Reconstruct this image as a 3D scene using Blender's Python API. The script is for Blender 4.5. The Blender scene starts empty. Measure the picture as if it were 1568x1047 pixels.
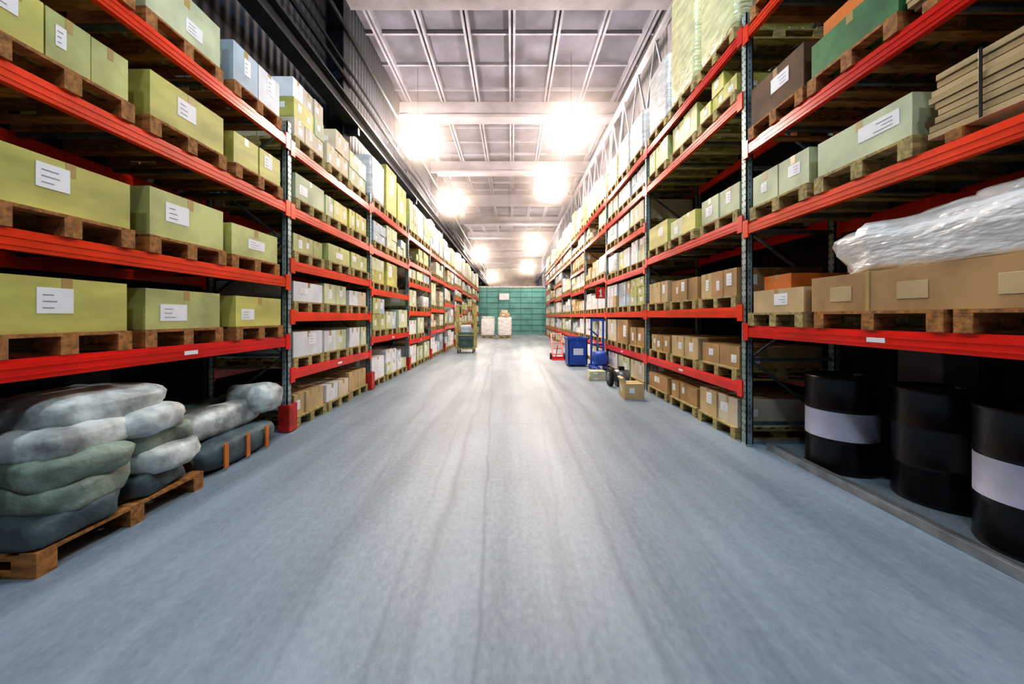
import bpy, math, random
from mathutils import Vector, Matrix, noise
random.seed(7)
R = random.Random(11)
scene = bpy.context.scene
scene.view_settings.view_transform = 'Standard'
try: scene.view_settings.look = 'Medium High Contrast'
except Exception as ex: print('look', ex)
scene.view_settings.exposure = 0.0

# ------------------------------------------------------------------ materials
def nodes_of(name):
    m = bpy.data.materials.new(name); m.use_nodes = True
    nt = m.node_tree; b = nt.nodes["Principled BSDF"]
    return m, nt, b
def pmat(name, col, rough=0.6, metal=0.0, var=0.18, scale=3.0, bump=0.0, bscale=20.0, stretch=(1,1,1), spec=0.5, col2=None):
    m, nt, b = nodes_of(name)
    N, L = nt.nodes, nt.links
    tc = N.new('ShaderNodeTexCoord'); mp = N.new('ShaderNodeMapping')
    mp.inputs['Scale'].default_value = stretch
    L.new(tc.outputs['Object'], mp.inputs['Vector'])
    n = N.new('ShaderNodeTexNoise'); n.inputs['Scale'].default_value = scale
    n.inputs['Detail'].default_value = 4; L.new(mp.outputs[0], n.inputs['Vector'])
    r = N.new('ShaderNodeValToRGB')
    c = Vector(col)
    c2 = Vector(col2) if col2 else c*(1-var*1.6)
    r.color_ramp.elements[0].position = .32; r.color_ramp.elements[1].position = .66
    r.color_ramp.elements[0].color = (*c2, 1)
    r.color_ramp.elements[1].color = (*[min(1, x*(1+var*.5)) for x in c], 1)
    L.new(n.outputs['Fac'], r.inputs[0]); L.new(r.outputs[0], b.inputs['Base Color'])
    b.inputs['Roughness'].default_value = rough; b.inputs['Metallic'].default_value = metal
    b.inputs['Specular IOR Level'].default_value = spec
    if bump>.1:
        n2 = N.new('ShaderNodeTexNoise'); n2.inputs['Scale'].default_value = bscale; n2.inputs['Detail'].default_value = 2
        L.new(mp.outputs[0], n2.inputs['Vector'])
        bp = N.new('ShaderNodeBump'); bp.inputs['Strength'].default_value = bump; bp.inputs['Distance'].default_value = .02
        L.new(n2.outputs['Fac'], bp.inputs['Height']); L.new(bp.outputs[0], b.inputs['Normal'])
    return m
def emat(name, col, s):
    m = bpy.data.materials.new(name); m.use_nodes = True
    nt = m.node_tree; nt.nodes.clear()
    e = nt.nodes.new('ShaderNodeEmission'); o = nt.nodes.new('ShaderNodeOutputMaterial')
    e.inputs[0].default_value = (*col, 1); e.inputs[1].default_value = s
    nt.links.new(e.outputs[0], o.inputs[0]); return m

M = {}
M['beam']   = pmat('red_orange_beam_paint', (.88,.055,.008), .28, 0, .15, 2.0)  # the red beam paint shifted to orange, lamp light put into the colour
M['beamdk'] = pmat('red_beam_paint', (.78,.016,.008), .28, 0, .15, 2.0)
M['post']   = pmat('galvanised_upright', (.32,.42,.43), .42, .35, .3, 6.0)
M['brace']  = pmat('galvanised_brace', (.16,.20,.22), .45, .5, .3, 6.0)
M['hole']   = pmat('upright_slot_dark', (.015,.018,.02), .9, 0, .1)
M['guard']  = pmat('column_guard_red', (.60,.03,.02), .45, 0, .3, 9)
M['wood']   = pmat('pallet_pine', (.46,.37,.15), .8, 0, .35, 5.0, .2, 30, (1,6,6))
M['woodo']  = pmat('pallet_orange_pine', (.42,.19,.055), .8, 0, .35, 5.0, .2, 30, (1,6,6))
M['kraft']  = pmat('cardboard_kraft', (.48,.30,.13), .75, 0, .2, 2.5)
M['kraft2'] = pmat('cardboard_light', (.60,.45,.24), .75, 0, .15, 2.5)
M['yel']    = pmat('cardboard_yellow_green', (.64,.62,.17), .5, 0, .25, 2.2, 0, 50, (1,.5,1.5))
M['yel2']   = pmat('cardboard_olive', (.56,.60,.24), .5, 0, .25, 2.2)
M['pale']   = pmat('cardboard_pale_green', (.62,.69,.46), .6, 0, .18, 2.5)
M['white']  = pmat('carton_white', (.80,.83,.87), .55, 0, .12, 2.5)
M['grey']   = pmat('carton_grey_blue', (.48,.60,.70), .55, 0, .15, 2.5)
M['beige']  = pmat('carton_beige', (.70,.63,.48), .6, 0, .15, 2.5)
M['dkbox']  = pmat('crate_dark_teal', (.05,.11,.11), .6, 0, .3, 3)
M['green']  = pmat('crate_green', (.06,.22,.08), .5, 0, .3, 3)
M['orange'] = pmat('plastic_orange', (.70,.20,.03), .45, 0, .2, 3)
M['label']  = pmat('paper_label', (.90,.92,.94), .5, 0, .05, 4)
M['ink']    = pmat('label_ink', (.30,.30,.33), .6, 0, .05, 4)
M['tape']   = pmat('parcel_tape', (.50,.36,.15), .25, 0, .1, 4)
M['film']   = pmat('stretch_film_white', (.82,.84,.84), .22, 0, .18, 4, .7, 9, (1,1,3), .7)
M['filmy']  = pmat('stretch_film_yellow', (.78,.79,.46), .25, 0, .18, 4, .7, 9, (1,1,3), .7)
M['sack']   = pmat('woven_sack', (.28,.36,.29), .6, 0, .3, 5, .5, 18)
M['sackw']  = pmat('white_sack', (.64,.70,.68), .5, 0, .4, 5, .5, 14)
M['sackg']  = pmat('grey_sack', (.08,.12,.13), .6, 0, .35, 6, .5, 14)
M['black']  = pmat('black_plastic', (.006,.006,.009), .3, 0, .3, 5)
M['rubber'] = pmat('rubber', (.02,.02,.022), .7, 0, .3, 8)
M['drumlbl']= pmat('drum_white_band', (.66,.66,.80), .4, 0, .1, 5)
M['steel']  = pmat('steel_grey', (.35,.37,.38), .4, .6, .25, 6)
M['blue']   = pmat('blue_plastic', (.04,.11,.52), .4, 0, .2, 5)
M['red']    = pmat('red_enamel', (.62,.03,.02), .35, 0, .2, 5)
M['cage']   = pmat('cage_yellow_green', (.42,.42,.16), .5, .2, .25, 6)
M['conc']   = pmat('concrete_beam', (.24,.24,.28), .85, 0, .22, 1.2, .2, 12)
M['slab']   = pmat('ceiling_slab', (.10,.105,.145), .9, 0, .35, .9, .2, 10)
M['rib']    = pmat('ceiling_rib', (.23,.24,.30), .85, 0, .25, 1.2)
M['lat']    = pmat('lattice_grey_paint', (.34,.36,.42), .6, 0, .2, 1.2)
M['pipe']   = pmat('dark_steel', (.02,.026,.036), .5, .3, .3, 4)
M['teal']   = pmat('teal_gate_paint', (.13,.37,.35), .5, 0, .15, 1.5)
M['tealdk'] = pmat('teal_gate_frame', (.06,.22,.21), .5, 0, .15, 1.5)
M['bulb']   = emat('lamp_glass_warm', (1,.81,.68), 250)
M['bulbc']  = emat('lamp_glass_cool', (.78,.90,1), 195)
M['board']  = pmat('board_tan', (.50,.38,.19), .65, 0, .2, 2.0, 0, 30, (1,.3,6))
M['brown']  = pmat('brown_wood_dark', (.13,.065,.025), .7, 0, .35, 3.0)

# floor
def floor_mat():
    m, nt, b = nodes_of('floor_concrete'); N, L = nt.nodes, nt.links
    tc = N.new('ShaderNodeTexCoord')
    def noi(scale, st, det=6, ro=.55):
        mp = N.new('ShaderNodeMapping'); mp.inputs['Scale'].default_value = st
        L.new(tc.outputs['Object'], mp.inputs[0])
        n = N.new('ShaderNodeTexNoise'); n.inputs['Scale'].default_value = scale
        n.inputs['Detail'].default_value = det; n.inputs['Roughness'].default_value = ro
        L.new(mp.outputs[0], n.inputs['Vector']); return n.outputs['Fac']
    def math_(op, a, c=None, cl=False):
        n = N.new('ShaderNodeMath'); n.operation = op; n.use_clamp = cl
        for i, v in enumerate((a, c)):
            if v is None: continue
            if isinstance(v, (int, float)): n.inputs[i].default_value = v
            else: L.new(v, n.inputs[i])
        return n.outputs[0]
    big = noi(.7, (1,.45,1)); st = noi(2.6, (1,.07,1)); fine = noi(28, (1,.6,1), 4)
    s = math_('ADD', math_('MULTIPLY', big, .40), math_('MULTIPLY', st, .42))
    s = math_('ADD', s, math_('MULTIPLY', fine, .18))
    r = N.new('ShaderNodeValToRGB')
    e = r.color_ramp.elements
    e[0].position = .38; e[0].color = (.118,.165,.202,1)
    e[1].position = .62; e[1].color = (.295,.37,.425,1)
    L.new(s, r.inputs[0])
    sep = N.new('ShaderNodeSeparateXYZ'); L.new(tc.outputs['Object'], sep.inputs[0])
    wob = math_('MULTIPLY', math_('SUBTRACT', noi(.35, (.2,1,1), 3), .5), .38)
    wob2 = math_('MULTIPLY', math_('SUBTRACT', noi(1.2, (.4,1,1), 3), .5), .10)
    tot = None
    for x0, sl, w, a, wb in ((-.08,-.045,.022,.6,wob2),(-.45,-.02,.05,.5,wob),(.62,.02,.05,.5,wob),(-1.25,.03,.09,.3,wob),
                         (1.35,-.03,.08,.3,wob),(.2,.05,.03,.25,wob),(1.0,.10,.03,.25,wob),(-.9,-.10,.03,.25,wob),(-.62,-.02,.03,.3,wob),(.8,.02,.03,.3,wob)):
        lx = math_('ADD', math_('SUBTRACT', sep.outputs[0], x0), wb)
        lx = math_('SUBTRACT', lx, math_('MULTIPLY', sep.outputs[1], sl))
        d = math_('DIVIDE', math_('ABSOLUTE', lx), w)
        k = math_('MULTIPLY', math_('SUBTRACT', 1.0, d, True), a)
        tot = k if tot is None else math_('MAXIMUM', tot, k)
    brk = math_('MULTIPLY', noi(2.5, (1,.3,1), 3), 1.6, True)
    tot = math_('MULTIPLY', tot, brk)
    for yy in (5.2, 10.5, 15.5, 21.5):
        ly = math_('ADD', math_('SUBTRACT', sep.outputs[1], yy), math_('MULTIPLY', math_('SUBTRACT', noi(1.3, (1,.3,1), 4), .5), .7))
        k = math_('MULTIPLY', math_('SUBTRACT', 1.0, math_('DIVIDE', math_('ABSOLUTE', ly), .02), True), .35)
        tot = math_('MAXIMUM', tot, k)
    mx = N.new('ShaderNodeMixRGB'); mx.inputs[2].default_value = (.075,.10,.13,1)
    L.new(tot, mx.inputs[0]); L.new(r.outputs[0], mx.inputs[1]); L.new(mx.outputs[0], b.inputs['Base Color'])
    b.inputs['Roughness'].default_value = .46
    bp = N.new('ShaderNodeBump'); bp.inputs['Strength'].default_value = .2; bp.inputs['Distance'].default_value = .01
    L.new(fine, bp.inputs['Height']); L.new(bp.outputs[0], b.inputs['Normal'])
    return m
M['floor'] = floor_mat()
def wall_mat(name, col, lines=9.0):
    m, nt, b = nodes_of(name); N, L = nt.nodes, nt.links
    tc = N.new('ShaderNodeTexCoord')
    w = N.new('ShaderNodeTexWave'); w.bands_direction = 'Y'; w.inputs['Scale'].default_value = lines/6
    w.inputs['Distortion'].default_value = 0
    L.new(tc.outputs['Object'], w.inputs['Vector'])
    n = N.new('ShaderNodeTexNoise'); n.inputs['Scale'].default_value = .8; n.inputs['Detail'].default_value = 6
    L.new(tc.outputs['Object'], n.inputs['Vector'])
    r = N.new('ShaderNodeValToRGB'); c = Vector(col)
    r.color_ramp.elements[0].position=.3; r.color_ramp.elements[1].position=.7
    r.color_ramp.elements[0].color = (*(c*.6),1); r.color_ramp.elements[1].color = (*(c*1.2),1)
    L.new(n.outputs['Fac'], r.inputs[0]); L.new(r.outputs[0], b.inputs['Base Color'])
    bp = N.new('ShaderNodeBump'); bp.inputs['Strength'].default_value=.6; bp.inputs['Distance'].default_value=.04
    L.new(w.outputs['Fac'], bp.inputs['Height']); L.new(bp.outputs[0], b.inputs['Normal'])
    b.inputs['Roughness'].default_value = .7
    return m
M['walldk'] = wall_mat('wall_dark_panel', (.014,.020,.032))
M['wallblk'] = wall_mat('wall_black_panel', (.010,.010,.012))  # lower right wall, the dark behind the shelves painted in as near black
M['walllt'] = wall_mat('wall_grey_panel', (.16,.16,.18))
M['wallfar'] = wall_mat('wall_far_plaster', (.78,.68,.60))

# ------------------------------------------------------------------ mesh builder
class MB:
    def __init__(s): s.v=[]; s.f=[]; s.m=[]; s.sm=[]; s.mats=[]
    def mi(s, k):
        if k not in s.mats: s.mats.append(k)
        return s.mats.index(k)
    def box(s, x0,x1,y0,y1,z0,z1, k, rot=None, piv=None):
        if x0>x1: x0,x1=x1,x0
        if y0>y1: y0,y1=y1,y0
        if z0>z1: z0,z1=z1,z0
        vs=[Vector(p) for p in ((x0,y0,z0),(x1,y0,z0),(x1,y1,z0),(x0,y1,z0),(x0,y0,z1),(x1,y0,z1),(x1,y1,z1),(x0,y1,z1))]
        if rot is not None:
            pv = Vector(piv) if piv else Vector(((x0+x1)/2,(y0+y1)/2,z0))
            vs=[pv+rot@(p-pv) for p in vs]
        o=len(s.v); s.v+= [tuple(p) for p in vs]; i=s.mi(k)
        for q in ((0,3,2,1),(4,5,6,7),(0,1,5,4),(1,2,6,5),(2,3,7,6),(3,0,4,7)):
            s.f.append(tuple(o+a for a in q)); s.m.append(i); s.sm.append(False)
    def bar(s, p0, p1, w, k):
        s.cyl(p0,p1,w*.7,k,n=4,smooth=False)
    def cyl(s, p0, p1, r, k, n=16, r2=None, smooth=True):
        p0=Vector(p0); p1=Vector(p1); d=(p1-p0).normalized()
        u=d.orthogonal().normalized()
        if abs(d.z)<.999:
            u=Vector((0,0,1)).cross(d).normalized()
        w=d.cross(u); r2=r if r2 is None else r2; o=len(s.v); i=s.mi(k)
        off=math.pi/4 if n==4 else 0
        for c,rr in ((p0,r),(p1,r2)):
            for a in range(n):
                t=2*math.pi*a/n+off; s.v.append(tuple(c+(u*math.cos(t)+w*math.sin(t))*rr))
        for a in range(n):
            b=(a+1)%n; s.f.append((o+a,o+b,o+n+b,o+n+a)); s.m.append(i); s.sm.append(smooth)
        s.f.append(tuple(o+a for a in range(n-1,-1,-1))); s.m.append(i); s.sm.append(False)
        s.f.append(tuple(o+n+a for a in range(n))); s.m.append(i); s.sm.append(False)
    def lathe(s, c, prof, k, n=28):
        o=len(s.v); c=Vector(c)
        for p in prof:
            for a in range(n):
                t=2*math.pi*a/n; s.v.append((c.x+p[0]*math.cos(t), c.y+p[0]*math.sin(t), c.z+p[1]))
        for j in range(len(prof)-1):
            i=s.mi(prof[j][2] if len(prof[j])>2 else k)
            for a in range(n):
                b=(a+1)%n; s.f.append((o+j*n+a,o+j*n+b,o+(j+1)*n+b,o+(j+1)*n+a)); s.m.append(i); s.sm.append(True)
        s.f.append(tuple(o+a for a in range(n-1,-1,-1))); s.m.append(s.mi(k)); s.sm.append(False)
        e=o+(len(prof)-1)*n
        s.f.append(tuple(e+a for a in range(n))); s.m.append(s.mi(k)); s.sm.append(False)
    def blob(s, c, size, k, e=.45, lump=.06, seed=0, nu=28, nv=16, rz=0, flat=None):
        c=Vector(c); o=len(s.v); i=s.mi(k)
        def sp(v,p): return math.copysign(abs(v)**p, v)
        cr,sr=math.cos(rz),math.sin(rz)
        for b in range(nv+1):
            ph=-math.pi/2+math.pi*b/nv
            for a in range(nu):
                th=2*math.pi*a/nu
                x=sp(math.cos(ph),e)*sp(math.cos(th),e); y=sp(math.cos(ph),e)*sp(math.sin(th),e); z=sp(math.sin(ph),e)
                q=Vector((x*size[0]/2,y*size[1]/2,z*size[2]/2))
                nn=noise.noise(q*5+Vector((seed*7.3,seed,0)))+.5*noise.noise(q*13+Vector((seed,0,3)))
                q=q*(1+lump*2*nn)
                q=Vector((q.x*cr-q.y*sr,q.x*sr+q.y*cr,q.z))
                p=c+q
                if flat is not None and p.z<flat: p.z=flat
                s.v.append(tuple(p))
        for b in range(nv):
            for a in range(nu):
                d=(a+1)%nu; s.f.append((o+b*nu+a,o+b*nu+d,o+(b+1)*nu+d,o+(b+1)*nu+a)); s.m.append(i); s.sm.append(True)
    def obj(s, name, parent=None, bevel=0):
        me=bpy.data.meshes.new(name); me.from_pydata(s.v,[],s.f)
        for k in s.mats: me.materials.append(M[k])
        me.polygons.foreach_set('material_index', s.m); me.polygons.foreach_set('use_smooth', s.sm)
        me.update(); ob=bpy.data.objects.new(name, me); scene.collection.objects.link(ob)
        if parent: ob.parent=parent
        if bevel:
            bm=ob.modifiers.new('bevel','BEVEL'); bm.width=bevel; bm.segments=2; bm.limit_method='ANGLE'; bm.angle_limit=math.radians(50)
        return ob
def empty(name):
    e=bpy.data.objects.new(name,None); scene.collection.objects.link(e); return e

# ------------------------------------------------------------------ room shell
XL, XR = -4.45, 4.30
Y0, YE, ZC = -9.0, 62.0, 10.2
b=MB(); b.box(XL-.2,XR+.2,Y0,YE,-.2,0,'floor'); b.obj('floor')
b=MB(); b.box(XL-.2,XL,Y0,YE,0,ZC,'walldk'); b.obj('wall_left')
b=MB(); b.box(XR,XR+.2,Y0,YE,0,5.6,'wallblk'); b.box(XR,XR+.2,Y0,YE,5.6,ZC,'walllt'); b.obj('wall_right')
b=MB(); b.box(XL-.2,XR+.2,YE,YE+.2,0,ZC,'wallfar'); b.obj('wall_far')
b=MB(); b.box(XL-.2,XR+.2,Y0-.2,Y0,0,ZC,'walllt'); b.obj('wall_back')
b=MB(); b.box(XL-.2,XR+.2,Y0,YE+.2,ZC,ZC+.2,'slab')
x=-4.05
while x<4.2:
    b.box(x-.10,x-.03,Y0,YE,ZC-.22,ZC,'rib'); b.box(x+.03,x+.10,Y0,YE,ZC-.22,ZC,'rib'); x+=1.35
y=Y0+.7
while y<YE:
    b.box(XL,XR,y-.035,y+.035,ZC-.10,ZC,'rib'); y+=1.4
b.obj('ceiling')
by=[14.8+5.6*k for k in range(-4,9)]
for yy in by:
    if yy>YE-.5: continue
    b=MB(); b.box(XL,XR,yy-.16,yy+.16,ZC-.75,ZC-.2,'conc'); b.box(XL,XR,yy-.27,yy+.27,ZC-.88,ZC-.74,'conc')
    b.obj('ceiling_beam', bevel=.02)
for yy in by:
    if yy>YE-.5: continue
    b=MB(); b.box(XL,XL+.36,yy-.2,yy+.2,0,ZC-.88,'pipe'); b.obj('wall_column', bevel=.02)
    b=MB(); b.box(XR-.36,XR,yy-.2,yy+.2,0,ZC-.88,'conc'); b.obj('wall_column', bevel=.02)
b=MB(); b.box(-4.08,-3.78,Y0,YE,6.20,6.24,'pipe'); b.box(-3.95,-3.91,Y0,YE,6.24,6.56,'pipe'); b.box(-4.08,-3.78,Y0,YE,6.56,6.60,'pipe')
for yy in by: b.box(-4.09,-3.8,yy-.05,yy+.05,6.0,6.2,'pipe')
b.obj('crane_runway_beam')
b=MB()
for zz,rr in ((7.3,.05),(7.6,.035),(8.5,.06)): b.cyl((-4.03,Y0,zz),(-4.03,YE,zz),rr,'pipe',n=10)
b.obj('wall_pipes')
b=MB()
for zz in (7.2,8.9):
    b.box(3.78,3.90,Y0,YE,zz-.07,zz+.07,'lat')
yy=Y0
while yy<YE-1.6:
    b.bar((3.84,yy,7.2),(3.84,yy+.7,8.9),.05,'lat'); b.bar((3.84,yy+.7,8.9),(3.84,yy+1.4,7.2),.05,'lat'); yy+=1.4
b.obj('lattice_girder')

YP=33.2
b=MB(); b.box(XL,XR,YP,YP+.15,0,4.1,'teal')
for k in range(8): b.box(XL,XR,YP-.03,YP,.25+.5*k,.29+.5*k,'tealdk')
for k in range(9): b.box(XL+.2+k,XL+.25+k,YP-.04,YP,0,4.1,'tealdk')
b.box(XL,XR,YP-.05,YP+.2,4.1,4.25,'steel')
b.obj('partition_gate')
b=MB(); b.box(-1.15,-.25,YP-.1,YP-.045,3.0,3.6,'grey'); b.box(-1.1,-.3,YP-.105,YP-.1,3.05,3.55,'white'); b.obj('wall_sign')

# ------------------------------------------------------------------ lamps
def lamp(x,y,z,bulb,r=.40,shade=False):
    p=empty('high_bay_lamp')
    b=MB(); b.blob((x,y,z),(2*r,2*r,1.5*r),bulb,e=1,lump=0,nu=20,nv=10); b.obj('globe',p)
    b=MB()
    if shade:
        b.lathe((x,y,z),[(.02,.52),(.20,.46),(.50,-.10),(.48,-.10),(.19,.42),(.02,.46)],'white',28); zt=.52
    else:
        b.lathe((x,y,z+r*.66),[(r*.6,0),(r*.62,.03),(r*.45,.10),(.12,.34),(.05,.38)],'steel',20); zt=r*.66+.37
    b.cyl((x,y,z+zt),(x,y,ZC-.23),.007,'pipe',n=8); b.obj('housing',p)
for x,y in ((-3.2,12.6),(1.9,11.9),(-3.2,19.5),(1.8,17.2),(-3.2,35.9),(1.9,30.4),(-3.1,55),(1.9,45)):
    lamp(x,y,7.5,'bulb')
for x,y in ((-1.7,3.4),(1.4,3.4),(-1.7,-3.0),(1.4,-3.0)):
    lamp(x,y,8.6,'bulbc',.27,True)
# scattering volume added under the roof to give the lamps their glow
mh=bpy.data.materials.new('dust_haze'); mh.use_nodes=True; nt=mh.node_tree; nt.nodes.clear()
vs=nt.nodes.new('ShaderNodeVolumeScatter'); vo=nt.nodes.new('ShaderNodeOutputMaterial')
vs.inputs['Color'].default_value=(1,.93,.89,1); vs.inputs['Density'].default_value=.026; vs.inputs['Anisotropy'].default_value=.74
nt.links.new(vs.outputs[0],vo.inputs['Volume']); M['haze']=mh
b=MB(); b.box(-3.76,3.76,8.2,60.0,6.15,9.30,'haze'); b.obj('dust_haze')

# ------------------------------------------------------------------ racks
FL, FR, D = -2.92, 2.73, 1.10
LY=[1.85-2.8]+[1.85]+[4.87+2.8*k for k in range(0,11)]
RY=[1.17-3.2+3.2*k for k in range(0,11)]
NEARL=[1.20,1.97,2.93,3.80]
L2=[.75,1.52,2.20,2.92,3.75]
def left_levels(i):
    if i<=1: return NEARL
    if i==2: return L2
    return ([1.03,2.05,2.92,3.80],[.80,1.62,2.45,3.05,3.80],[.95,1.75,2.95,3.80])[i%3]
def right_levels(i):
    if i<=1: return [1.35,2.54,3.46,4.80]
    return ([.67,1.57,2.62,4.08,4.85] if i%2==0 else [.67,1.57,2.50,3.35,4.10,4.85])
BH=.13
def build_rack(side, F, ys, levels, top):
    p=empty('pallet_rack')
    s=side
    for i,y in enumerate(ys):
        b=MB()
        for fx in (F, F+s*(D-.07)):
            x0,x1=fx,fx+s*.08
            b.box(x0,x0+s*.012,y-.05,y+.05,0,top,'post')
            b.box(x0,x1,y-.05,y-.038,0,top,'post'); b.box(x0,x1,y+.038,y+.05,0,top,'post')
            b.box(x1-s*.012,x1,y-.05,y-.02,0,top,'post'); b.box(x1-s*.012,x1,y+.02,y+.05,0,top,'post')
            b.box(fx-s*.02,fx+s*.10,y-.08,y+.08,0,.012,'post')
            if i<6:
                z=.15
                while z<top-.05:
                    b.box(x0-s*.001,x0+s*.002,y-.03,y-.018,z,z+.022,'hole'); b.box(x0-s*.001,x0+s*.002,y+.018,y+.03,z,z+.022,'hole')
                    b.box(x0+s*.034,x0+s*.044,y-.051,y-.049,z,z+.022,'hole')
                    z+=.075
        xa,xb=F+s*.07,F+s*(D-.06); z=.25; fl=0
        while z<top-.3:
            b.box(xa,xb,y-.015,y+.015,z-.02,z+.02,'brace')
            nz=min(z+.75,top-.1)
            b.bar((xa if fl else xb,y,z),(xb if fl else xa,y,nz),.026,'brace'); fl=1-fl; z=nz
        b.obj('upright_frame_%d'%i,p)
        b=MB()
        gh=.26 if s>0 else .36
        b.box(F-s*.05,F-s*.022,y-.075,y+.075,.013,gh,'guard')
        b.box(F-s*.05,F+s*.10,y-.09,y-.075,.013,gh,'guard'); b.box(F-s*.05,F+s*.10,y+.075,y+.09,.013,gh,'guard')
        if not (s>0 and i<4): b.obj('post_guard_%d'%i,p,bevel=.006)
    for i in range(len(ys)-1):
        y0,y1=ys[i]+.05,ys[i+1]-.05
        b=MB()
        for j,l in enumerate(levels(i)):
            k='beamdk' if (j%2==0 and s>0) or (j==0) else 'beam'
            for fx,q in ((F-s*.012,s),(F+s*(D-.04),s)):
                x0=fx; x1=fx+s*.05; z1=l+.05; z0=z1-BH
                b.box(x0,x1,y0,y1,z0,z1-.025,k); b.box(x0+s*.014,x1,y0,y1,z1-.025,z1,k)
                b.box(x0-s*.004,x0,y0,y1,z0+.028,z0+.036,k); b.box(x0-s*.004,x0,y0,y1,z1-.055,z1-.047,k)
                for ye,dy in ((y0,1),(y1,-1)):
                    b.box(x0-s*.006,x0+s*.01,ye-.045*dy,ye+.05*dy,z0-.04,z1+.03,k)
            nb=4 if i<6 else 2
            for c in range(1,nb+1):
                yc=y0+(y1-y0)*(c-.5)/nb
                b.box(F+s*.04,F+s*(D-.04),yc-.02,yc+.02,l+.015,l+.049,'brace')
            if i>0 and j in (0,) :
                yc=y0+(y1-y0)*.5; b.box(F-s*.0165,F-s*.0125,yc-.07,yc+.07,l-.04,l-.005,'label')
        b.obj('beams_%d'%i,p)
    return p
build_rack(-1,FL,LY,left_levels,4.05)
build_rack(1,FR,RY,right_levels,5.05)

# ------------------------------------------------------------------ goods
def pallet(b, x0, s, y0, z, w=.8, d=1.2, k='wood'):
    for c in range(3):
        yc=y0+(w-.10)*c/2
        b.box(x0,x0+s*d,yc,yc+.10,z,z+.022,k)
        for e in range(3):
            xx=x0+s*(d-.145)*e/2; b.box(xx,xx+s*.145,yc,yc+.10,z+.022,z+.10,k)
        b.box(x0,x0+s*d,yc,yc+.10,z+.10,z+.122,k)
    for e in range(7):
        xx=x0+s*(d-.10)*e/6; b.box(xx,xx+s*.10,y0,y0+w,z+.122,z+.144,k)
    return z+.145
def carton(b, x0,s,dx, y0,y1,z0,z1,k, lab=True, tape=True):
    b.box(x0,x0+s*dx,y0,y1,z0,z1,k)
    e=.0015; w=y1-y0; h=z1-z0
    if tape:
        yc=(y0+y1)/2; t=min(.03,w*.08)
        b.box(x0-s*e,x0+s*dx,yc-t,yc+t,z1-.0005,z1+e,'tape')
        b.box(x0-s*e,x0,yc-t,yc+t,z1-h*.25,z1,'tape')
    if lab:
        lw=w*R.uniform(.22,.4); lh=h*R.uniform(.3,.5); ly=y0+R.uniform(.1,.5)*w; lz=z0+h*R.uniform(.2,.45)
        b.box(x0-s*e*2,x0,ly,ly+lw,lz,lz+lh,'label')
        for q in range(3):
            b.box(x0-s*e*3,x0-s*e*2,ly+lw*.15,ly+lw*R.uniform(.4,.7),lz+lh*(.2+.25*q),lz+lh*(.24+.25*q),'ink')
        b.box(x0+s*dx*.25,x0+s*dx*.5,y0-e,y0,lz,lz+lh*.8,'label')
PAL={'yel':['yel','yel','yel2','yel2','yel'],'mix':['white','pale','grey','kraft2','beige','white','yel2'],
     'kraft':['kraft','kraft2','kraft','beige','kraft2'],'white':['white','white','grey','pale','beige'],'pale':['pale','pale','white','yel','beige'],
     'lpale':['pale','white','yel2','grey','pale']}
def stack(b, x0,s,y0,z,w,h,pal,d=1.05,full=False):
    P=PAL[pal]; typ=R.random()
    if full or typ<.25:
        k=R.choice(P); carton(b,x0,s,d,y0+.01,y0+w-.01,z,z+h,k)
        return
    nl=max(1,round(h/R.uniform(.22,.34))); lh=h/nl; nw=R.choice((2,2,3)); bw=w/nw
    base=R.choice(P)
    for l in range(nl):
        last=(l==nl-1)
        for c in range(nw):
            if last and nl>1 and R.random()<.22: continue
            k=base if R.random()<.7 else R.choice(P)
            j=R.uniform(0,.03)
            carton(b,x0+s*j,s,d*.48,y0+bw*c+.006,y0+bw*(c+1)-.006,z+l*lh,z+(l+1)*lh-.004,k,lab=R.random()<.75)
            b.box(x0+s*d*.5,x0+s*d,y0+bw*c+.01,y0+bw*(c+1)-.01,z+l*lh,z+(l+1)*lh-.004,k)
def wrapped(b,x0,s,y0,z,w,h,k,d=1.05,seed=0):
    b.blob((x0+s*d/2,y0+w/2,z+h/2),(d,w,h),k,e=.16,lump=.012,seed=seed,nu=32,nv=14)
cnt=0
def fill(side,F,y0,y1,z,gap,pal,hr,n=3,pk='wood',name='palletised_cartons',miss=.0,wrap=0,full=False,bev=0):
    global cnt
    b=MB(); s=side; span=y1-y0; w=.8 if span<2.9 else .9
    g=(span-n*w)/(n+1); any_=False
    for c in range(n):
        if R.random()<miss: continue
        any_=True; cnt+=1
        yy=y0+g+(w+g)*c; xx=F+s*(-.03+R.uniform(0,.05))
        zt=pallet(b,xx,s,yy,z,w,1.12,pk)
        h=min(R.uniform(*hr),gap-.145-.06)
        if R.random()<wrap: wrapped(b,xx+s*.02,s,yy+.01,zt,w-.02,h,R.choice(('film','film','filmy')),seed=cnt)
        else: stack(b,xx+s*.02,s,yy+.01,zt,w-.02,h,pal,full=full)
    if any_: b.obj(name,bevel=bev)

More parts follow.
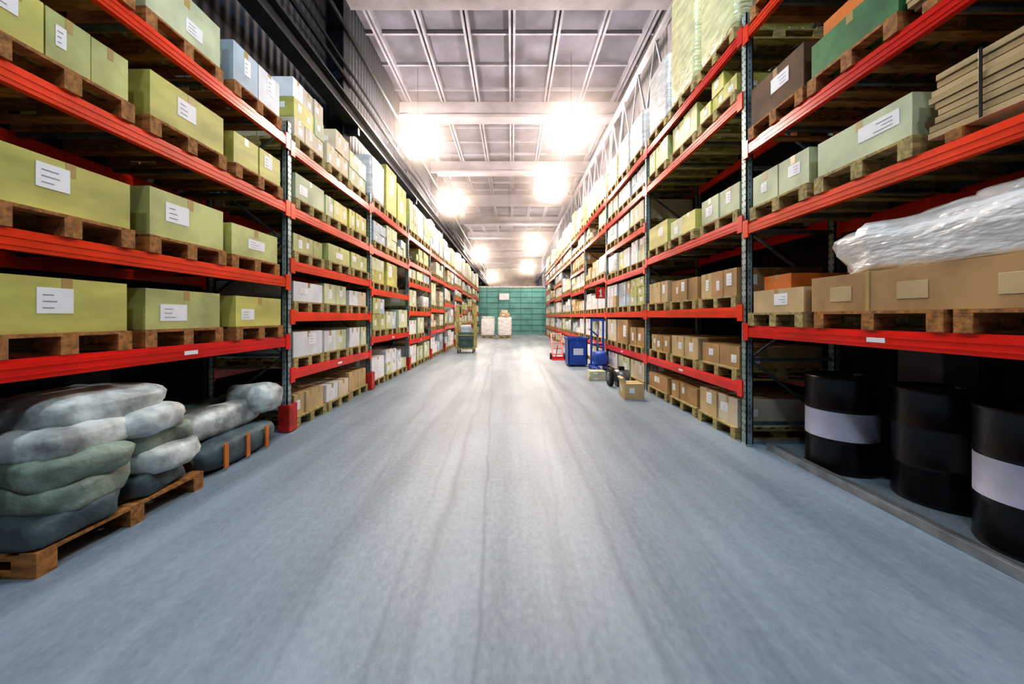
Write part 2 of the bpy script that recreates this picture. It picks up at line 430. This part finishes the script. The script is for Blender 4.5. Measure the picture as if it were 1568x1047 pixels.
for i in range(1,len(LY)-1):
    lv=left_levels(i); y0,y1=LY[i]+.06,LY[i+1]-.06; lvls=[-.05]+lv
    for j,l in enumerate(lvls):
        z=l+.051; nxt=(lvls[j+1]+.05-BH) if j<len(lvls)-1 else z+9
        gap=nxt-z
        if i==1:
            if j==0: continue
            hr={1:(.30,.36),2:(.32,.40),3:(.30,.38),4:(.40,.62)}[j]
            fill(-1,FL,y0+.02,y1,z,gap,'yel' if j<4 else 'lpale',hr,pk='woodo',full=(j<3),bev=.006)
        elif i==2:
            pal={0:'mix',1:'white',2:'white',3:'yel',4:'pale',5:'pale'}[j]
            hr={0:(.26,.34),1:(.30,.40),2:(.26,.36),3:(.2,.3),4:(.26,.4),5:(.6,.85)}[j]
            fill(-1,FL,y0,y1,z,gap,pal,hr,miss=(.35 if j==3 else 0),bev=.005)
        else:
            top=j==len(lvls)-1
            fill(-1,FL,y0,y1,z,gap,R.choice(('mix','white','white','lpale','pale')),(.75,1.15) if top else (.35,.8),miss=.06,wrap=.45 if top else .1)
for i in range(1,len(RY)-1):
    lv=right_levels(i); y0,y1=RY[i]+.06,RY[i+1]-.06; lvls=[-.05]+lv
    for j,l in enumerate(lvls):
        z=l+.051; nxt=(lvls[j+1]+.05-BH) if j<len(lvls)-1 else z+9
        gap=nxt-z; top=j==len(lvls)-1
        if i==1: continue
        if i==2:
            pal={0:'kraft',1:'kraft',2:'kraft',3:'pale',4:'yel',5:'pale'}[j]
            hr={0:(.26,.36),1:(.26,.38),2:(.30,.42),3:(.28,.42),4:(.45,.52),5:(1.6,2.1)}[j]
            if top:
                b=MB()
                for c in range(3):
                    yy=y0+.1+1.0*c; zt=pallet(b,FR-.02,1,yy,z,.9,1.12)
                    wrapped(b,FR,1,yy+.01,zt,.88,(2.1,1.9,1.2)[c],('filmy','filmy','film')[c],seed=50+c)
                b.obj('stretch_wrapped_pallet_loads')
            else: fill(1,FR,y0,y1,z,gap,pal,hr,bev=.005)
        else:
            fill(1,FR,y0,y1,z,gap,R.choice(('mix','white','white','lpale','kraft')),(.8,1.08) if top else (.35,.75),miss=.06,wrap=.5 if top else .1)

yA,yB=RY[1]+.06,RY[2]-.06
z=1.401
b=MB(); zt=pallet(b,FR-.02,1,yB-.85,z,.8,1.12,'wood'); carton(b,FR,1,.95,yB-.84,yB-.12,zt,zt+.24,'kraft2'); carton(b,FR+.1,1,.7,yB-.55,yB-.15,zt+.242,zt+.40,'orange',lab=False)
b.obj('carton_on_pallet',bevel=.005)
b=MB(); zt=pallet(b,FR-.02,1,yA+.05,z,1.0,1.12,'woodo'); zt=pallet(b,FR-.02,1,yA+1.10,z,1.0,1.12,'woodo')
b.box(FR,FR+1.0,yA+.02,yA+2.15,zt,zt+.30,'kraft')
for q in range(4): b.box(FR-.004,FR,yA+.1+q*.55,yA+.3+q*.55,zt+.08,zt+.2,'kraft2')
for q in (.5,1.6): b.box(FR-.006,FR+1.0,yA+q,yA+q+.03,zt,zt+.304,'tape')
b.obj('long_carton_on_pallets',bevel=.006)
b=MB(); zz=zt+.305
b.blob((FR+.48,yA+1.12,zz+.17),(.96,1.95,.46),'film',e=.5,lump=.07,seed=3,nu=48,nv=24,flat=zz)
b.blob((FR+.45,yA+.6,zz+.30),(.8,1.0,.36),'film',e=.6,lump=.08,seed=8,nu=40,nv=20,flat=zz+.02)
b.obj('plastic_wrapped_bundle')
z=2.591
b=MB()
for c,(dy,h) in enumerate(((.9,.34),(1.80,.30))):
    zt=pallet(b,FR-.02,1,yB-dy,z,.82,1.12); stack(b,FR,1,yB-dy+.01,zt,.80,h,'pale')
b.obj('palletised_cartons',bevel=.005)
def boards(name,x0,y0,y1,z0,n,t,k,k2,w=1.0):
    b=MB()
    for q in range(3):
        yc=y0+.1+(y1-y0-.3)*q/2; b.box(x0,x0+w,yc,yc+.09,z0,z0+.07,'woodo')
    zc=z0+.071
    for q in range(n):
        j=R.uniform(-.015,.015); j2=R.uniform(-.03,.03)
        b.box(x0+j+.02,x0+w+j,y0+.03+j2,y1-.03+j2,zc,zc+t*.86,k if q%3 else k2); zc+=t
    for q in (.25,.75):
        yc=y0+(y1-y0)*q; b.box(x0-.004,x0,yc,yc+.02,z0+.07,zc,'black')
    return b.obj(name,bevel=.003)
boards('board_stack',FR,yA+.02,yA+1.22,z,9,.045,'board','kraft2')
z=3.511
boards('board_stack',FR,yA+.02,yA+1.35,z,12,.045,'board','brown')
b=MB(); zt=pallet(b,FR-.02,1,yB-.85,z,.8,1.12,'woodo'); carton(b,FR,1,1.0,yB-.84,yB-.08,zt,zt+.42,'brown'); 
zt=pallet(b,FR-.02,1,yB-1.7,z,.8,1.12,'woodo'); carton(b,FR,1,1.0,yB-1.69,yB-.93,zt,zt+.3,'green',lab=False); carton(b,FR+.05,1,.8,yB-1.6,yB-1.0,zt+.302,zt+.46,'orange',lab=False)
b.obj('palletised_crates',bevel=.005)
z=4.851
b=MB()
for c,k in enumerate(('brown','green','brown')):
    yy=yA+.1+c*1.0; zt=pallet(b,FR-.02,1,yy,z,.9,1.12,'woodo'); carton(b,FR,1,1.0,yy+.02,yy+.88,zt,zt+(.5,.7,.6)[c],k)
b.obj('palletised_crates',bevel=.005)
def drum(x,y,r,h,lab=True,z=0):
    b=MB(); pr=[(r*.97,0),(r,.02),(r,.03),(r*.985,.05)]
    pr+=[(r*.985,h*.33-.02),(r*1.015,h*.33),(r*.985,h*.33+.02),(r*.985,h*.66-.02),(r*1.015,h*.66),(r*.985,h*.66+.02),(r*.985,h-.05),(r*1.01,h-.03),(r*1.01,h),(r*.97,h),(r*.95,h-.015),(.001,h-.015)]
    if lab:
        pr=[(p[0],p[1],'drumlbl') if i in (6,) else p for i,p in enumerate(pr)]
    b.lathe((x,y,z),pr,'black',36)
    b.cyl((x+r*.6,y,z+h-.016),(x+r*.6,y,z+h+.008),.035,'steel')
    b.obj('steel_drum')
drum(3.30,3.72,.29,.92); drum(3.52,3.05,.29,.92,False); drum(3.38,2.36,.29,.92); drum(3.40,1.66,.29,.92)
b=MB()
b.box(2.88,2.93,-3,4.2,0,.07,'steel'); b.box(2.945,2.97,-3,4.2,0,.03,'black'); b.box(2.985,3.0,-3,4.2,0,.05,'steel')
b.obj('floor_guide_rail',bevel=.004)

# ---- near left ground: sacks, rolls
b=MB(); zt=pallet(b,-2.72,-1,2.12,0,1.15,1.15,'woodo')
k=0
for lay in range(4):
    for a in range(2):
        for c in range(2):
            k+=1
            b.blob((-3.0-.53*a+R.uniform(-.04,.04),2.42+.52*c+R.uniform(-.05,.05),zt+.085+.155*lay),(.58,.56,.22),('sackg','sack','sack','sackw')[lay] if R.random()<.7 else R.choice(('sackw','yel2','sackg')),e=.55,lump=.08,seed=k,rz=R.uniform(-.15,.15),flat=zt)
b.blob((-3.15,2.7,zt+.70),(.7,.8,.26),'sackw',e=.6,lump=.1,seed=33)
b.obj('sack_pile')
b=MB()
for q,(xx,zz,kk) in enumerate(((-2.95,.15,'sackg'),(-3.27,.15,'sack'),(-3.59,.15,'sackg'),(-3.11,.42,'sackw'),(-3.43,.42,'sackg'))):
    b.blob((xx,3.95+.05*(q%3),zz),(.31,1.15,.30),kk,e=.7,lump=.035,seed=60+q,flat=.002)
    b.cyl((xx,3.42,zz),(xx,3.36,zz),.05,'brown',n=14)
for yc in (3.6,3.9,4.2): b.box(-2.80,-2.785,yc,yc+.05,.03,.26,'orange')
b.blob((-3.05,4.40,.42+.12),(.5,.42,.34),'sackw',e=.6,lump=.1,seed=90)
b.obj('wrapped_fabric_rolls')

# ---- aisle objects
p=empty('roll_cage_trolley'); cx0,cx1,cy0,cy1=-2.30,-1.55,15.3,16.1
b=MB()
for x in (cx0,cx1):
    for y in (cy0,cy1): b.bar((x,y,.16),(x,y,2.0),.04,'cage')
for z in (.2,.75,1.3,1.98):
    for y in (cy0,cy1): b.bar((cx0,y,z),(cx1,y,z),.03,'cage')
    for x in (cx0,cx1): b.bar((x,cy0,z),(x,cy1,z),.03,'cage')
for q in range(1,6):
    y=cy0+(cy1-cy0)*q/6
    for x in (cx0,cx1): b.bar((x,y,.2),(x,y,1.98),.012,'cage')
    x=cx0+(cx1-cx0)*q/6; b.bar((x,cy1,.2),(x,cy1,1.98),.012,'cage')
b.box(cx0,cx1,cy0,cy1,.16,.20,'cage'); b.obj('cage_frame',p)
b=MB()
for x in (cx0+.06,cx1-.06):
    for y in (cy0+.06,cy1-.06): b.cyl((x-.02,y,.07),(x+.02,y,.07),.07,'rubber'); b.box(x-.03,x+.03,y-.02,y+.02,.07,.16,'steel')
b.obj('castors',p)
b=MB(); b.box(cx0+.1,cx1-.1,cy0+.1,cy1-.1,.202,.85,'dkbox'); b.box(cx0+.15,cx1-.2,cy0+.15,cy1-.15,.852,1.15,'grey'); b.obj('machine_load',p,bevel=.03)
for xx,yy,h,extra in ((-1.75,27.2,1.25,None),(-.52,26.9,1.35,'kraft2')):
    b=MB(); zt=pallet(b,xx-.5,1,yy-.5,0,1.0,1.0)
    b.blob((xx,yy,zt+h/2),(1.0,1.0,h),'film',e=.2,lump=.03,seed=int(h*10),flat=zt)
    if extra:
        carton(b,xx-.35,1,.7,yy-.35,yy+.35,zt+h,zt+h+.28,'kraft2')
        b.box(xx-.25,xx+.2,yy-.3,yy+.2,zt+h+.282,zt+h+.5,'beige')
    else:
        for q in range(3): b.blob((xx-.3+.3*q,yy,zt+h+.04),(.34,.8,.2),'sackw',lump=.05,seed=q)
    b.obj('shrink_wrapped_pallet')
b=MB(); x0,x1,y0,y1=1.70,2.28,11.2,11.9
b.box(x0,x1,y0,y0+.03,.08,.85,'blue'); b.box(x0,x1,y1-.03,y1,.08,.85,'blue'); b.box(x0,x0+.03,y0,y1,.08,.85,'blue'); b.box(x1-.03,x1,y0,y1,.08,.85,'blue'); b.box(x0,x1,y0,y1,.05,.08,'blue')
b.box(x0-.03,x1+.03,y0-.03,y0,.80,.87,'blue'); b.box(x0-.03,x1+.03,y1,y1+.03,.80,.87,'blue'); b.box(x0-.03,x0,y0,y1,.80,.87,'blue'); b.box(x1,x1+.03,y0,y1,.80,.87,'blue')
for q in range(3): b.box(x0+.1+.16*q,x0+.13+.16*q,y0-.015,y0,.12,.80,'blue')
b.box(x0+.15,x0+.45,y0-.02,y0-.016,.35,.55,'label')
for x in (x0+.05,x1-.09):
    for y in (y0+.05,y1-.09): b.box(x,x+.04,y,y+.04,0,.05,'black')
b.obj('blue_storage_bin',bevel=.008)
b=MB(); X,Y=2.47,10.75
for dx in (-.17,.17): b.box(X+dx-.025,X+dx+.025,Y-.03,Y+.03,.06,1.45,'blue')
for z in (.12,.7,1.42): b.box(X-.17,X+.17,Y-.025,Y+.025,z-.03,z+.03,'blue')
for dx in (-.15,.09): b.box(X+dx,X+dx+.06,Y-.75,Y,.10,.14,'blue')
for dx in (-.2,.2): b.box(X+dx-.03,X+dx+.03,Y-.6,Y+.1,.04,.10,'blue'); b.cyl((X+dx-.02,Y-.55,.05),(X+dx+.02,Y-.55,.05),.05,'rubber'); b.cyl((X+dx-.02,Y+.1,.07),(X+dx+.02,Y+.1,.07),.07,'rubber')
b.cyl((X,Y+.0,.3),(X,Y,1.3),.03,'steel'); b.bar((X,Y-.03,.95),(X-.28,Y-.35,1.15),.03,'blue'); b.bar((X-.28,Y-.5,1.15),(X-.28,Y-.2,1.15),.03,'black')
b.blob((X,Y-.3,.34),(.34,.5,.40),'blue',e=.4,lump=.05,seed=4)
b.obj('hand_stacker')
b=MB(); X,Y=1.62,13.1; rot=Matrix.Rotation(math.radians(-38),3,'X'); pv=(X,Y,.08)
for dx in (-.18,.18): b.box(X+dx-.02,X+dx+.02,Y-.02,Y+.02,.08,1.1,'red',rot,pv)
for z in (.2,.45,.7,1.08): b.box(X-.18,X+.18,Y-.015,Y+.015,z-.02,z+.02,'red',rot,pv)
b.box(X-.22,X+.22,Y-.28,Y,.0,.02,'red'); b.box(X-.22,X+.22,Y-.02,Y,.0,.10,'red')
for dx in (-.24,.24): b.cyl((X+dx-.03,Y+.08,.11),(X+dx+.03,Y+.08,.11),.11,'rubber')
b.bar((X,Y+.02,.5),(X,Y+.65,.02),.03,'red')
b.obj('hand_truck')
b=MB(); carton(b,1.82,1,.42,8.75,9.1,0,.10,'beige'); carton(b,1.84,1,.38,8.77,9.08,.102,.21,'pale'); b.obj('stacked_cartons',bevel=.005)
b=MB(); carton(b,2.05,1,.36,6.75,7.1,0,.28,'kraft2')
b.box(2.05,2.10,6.78,7.07,.28,.38,'kraft2',Matrix.Rotation(-.5,3,'Y'),(2.05,6.9,.28)); b.obj('open_carton',bevel=.004)
b=MB(); X,Y=2.22,8.1
b.cyl((X-.12,Y,.2),(X-.04,Y,.2),.20,'rubber',24); b.cyl((X-.13,Y,.2),(X-.02,Y,.2),.10,'steel',20)
b.cyl((X+.02,Y,.22),(X+.32,Y,.22),.13,'steel',20); b.box(X+.05,X+.3,Y-.12,Y+.12,0,.09,'black'); b.box(X+.1,X+.22,Y-.05,Y+.05,.34,.42,'black')
b.obj('electric_motor')
b=MB(); X,Y=2.51,10.52
b.box(X-.14,X+.13,Y-.01,Y+.01,2.02,2.34,'red')
b.box(X-.01,X+.02,Y-.013,Y-.01,2.08,2.29,'label'); b.box(X-.05,X-.01,Y-.013,Y-.01,2.22,2.25,'label'); b.box(X-.04,X+.05,Y-.013,Y-.01,2.07,2.10,'label')
b.box(X+.13,X+.17,Y-.008,Y+.008,2.1,2.25,'steel')
b.obj('aisle_number_sign')

# ------------------------------------------------------------------ world + camera
w=bpy.data.worlds.new('world'); scene.world=w; w.use_nodes=True
bg=w.node_tree.nodes['Background']; bg.inputs[0].default_value=(.62,.78,1,1); bg.inputs[1].default_value=.3
cam=bpy.data.cameras.new('camera'); co=bpy.data.objects.new('camera',cam); scene.collection.objects.link(co)
co.location=(0,0,1.5); co.rotation_euler=(math.radians(90),0,0)
cam.sensor_fit='HORIZONTAL'; cam.sensor_width=36; cam.lens=13.04; cam.shift_y=-.0245; cam.clip_start=.05; cam.clip_end=200
scene.camera=co
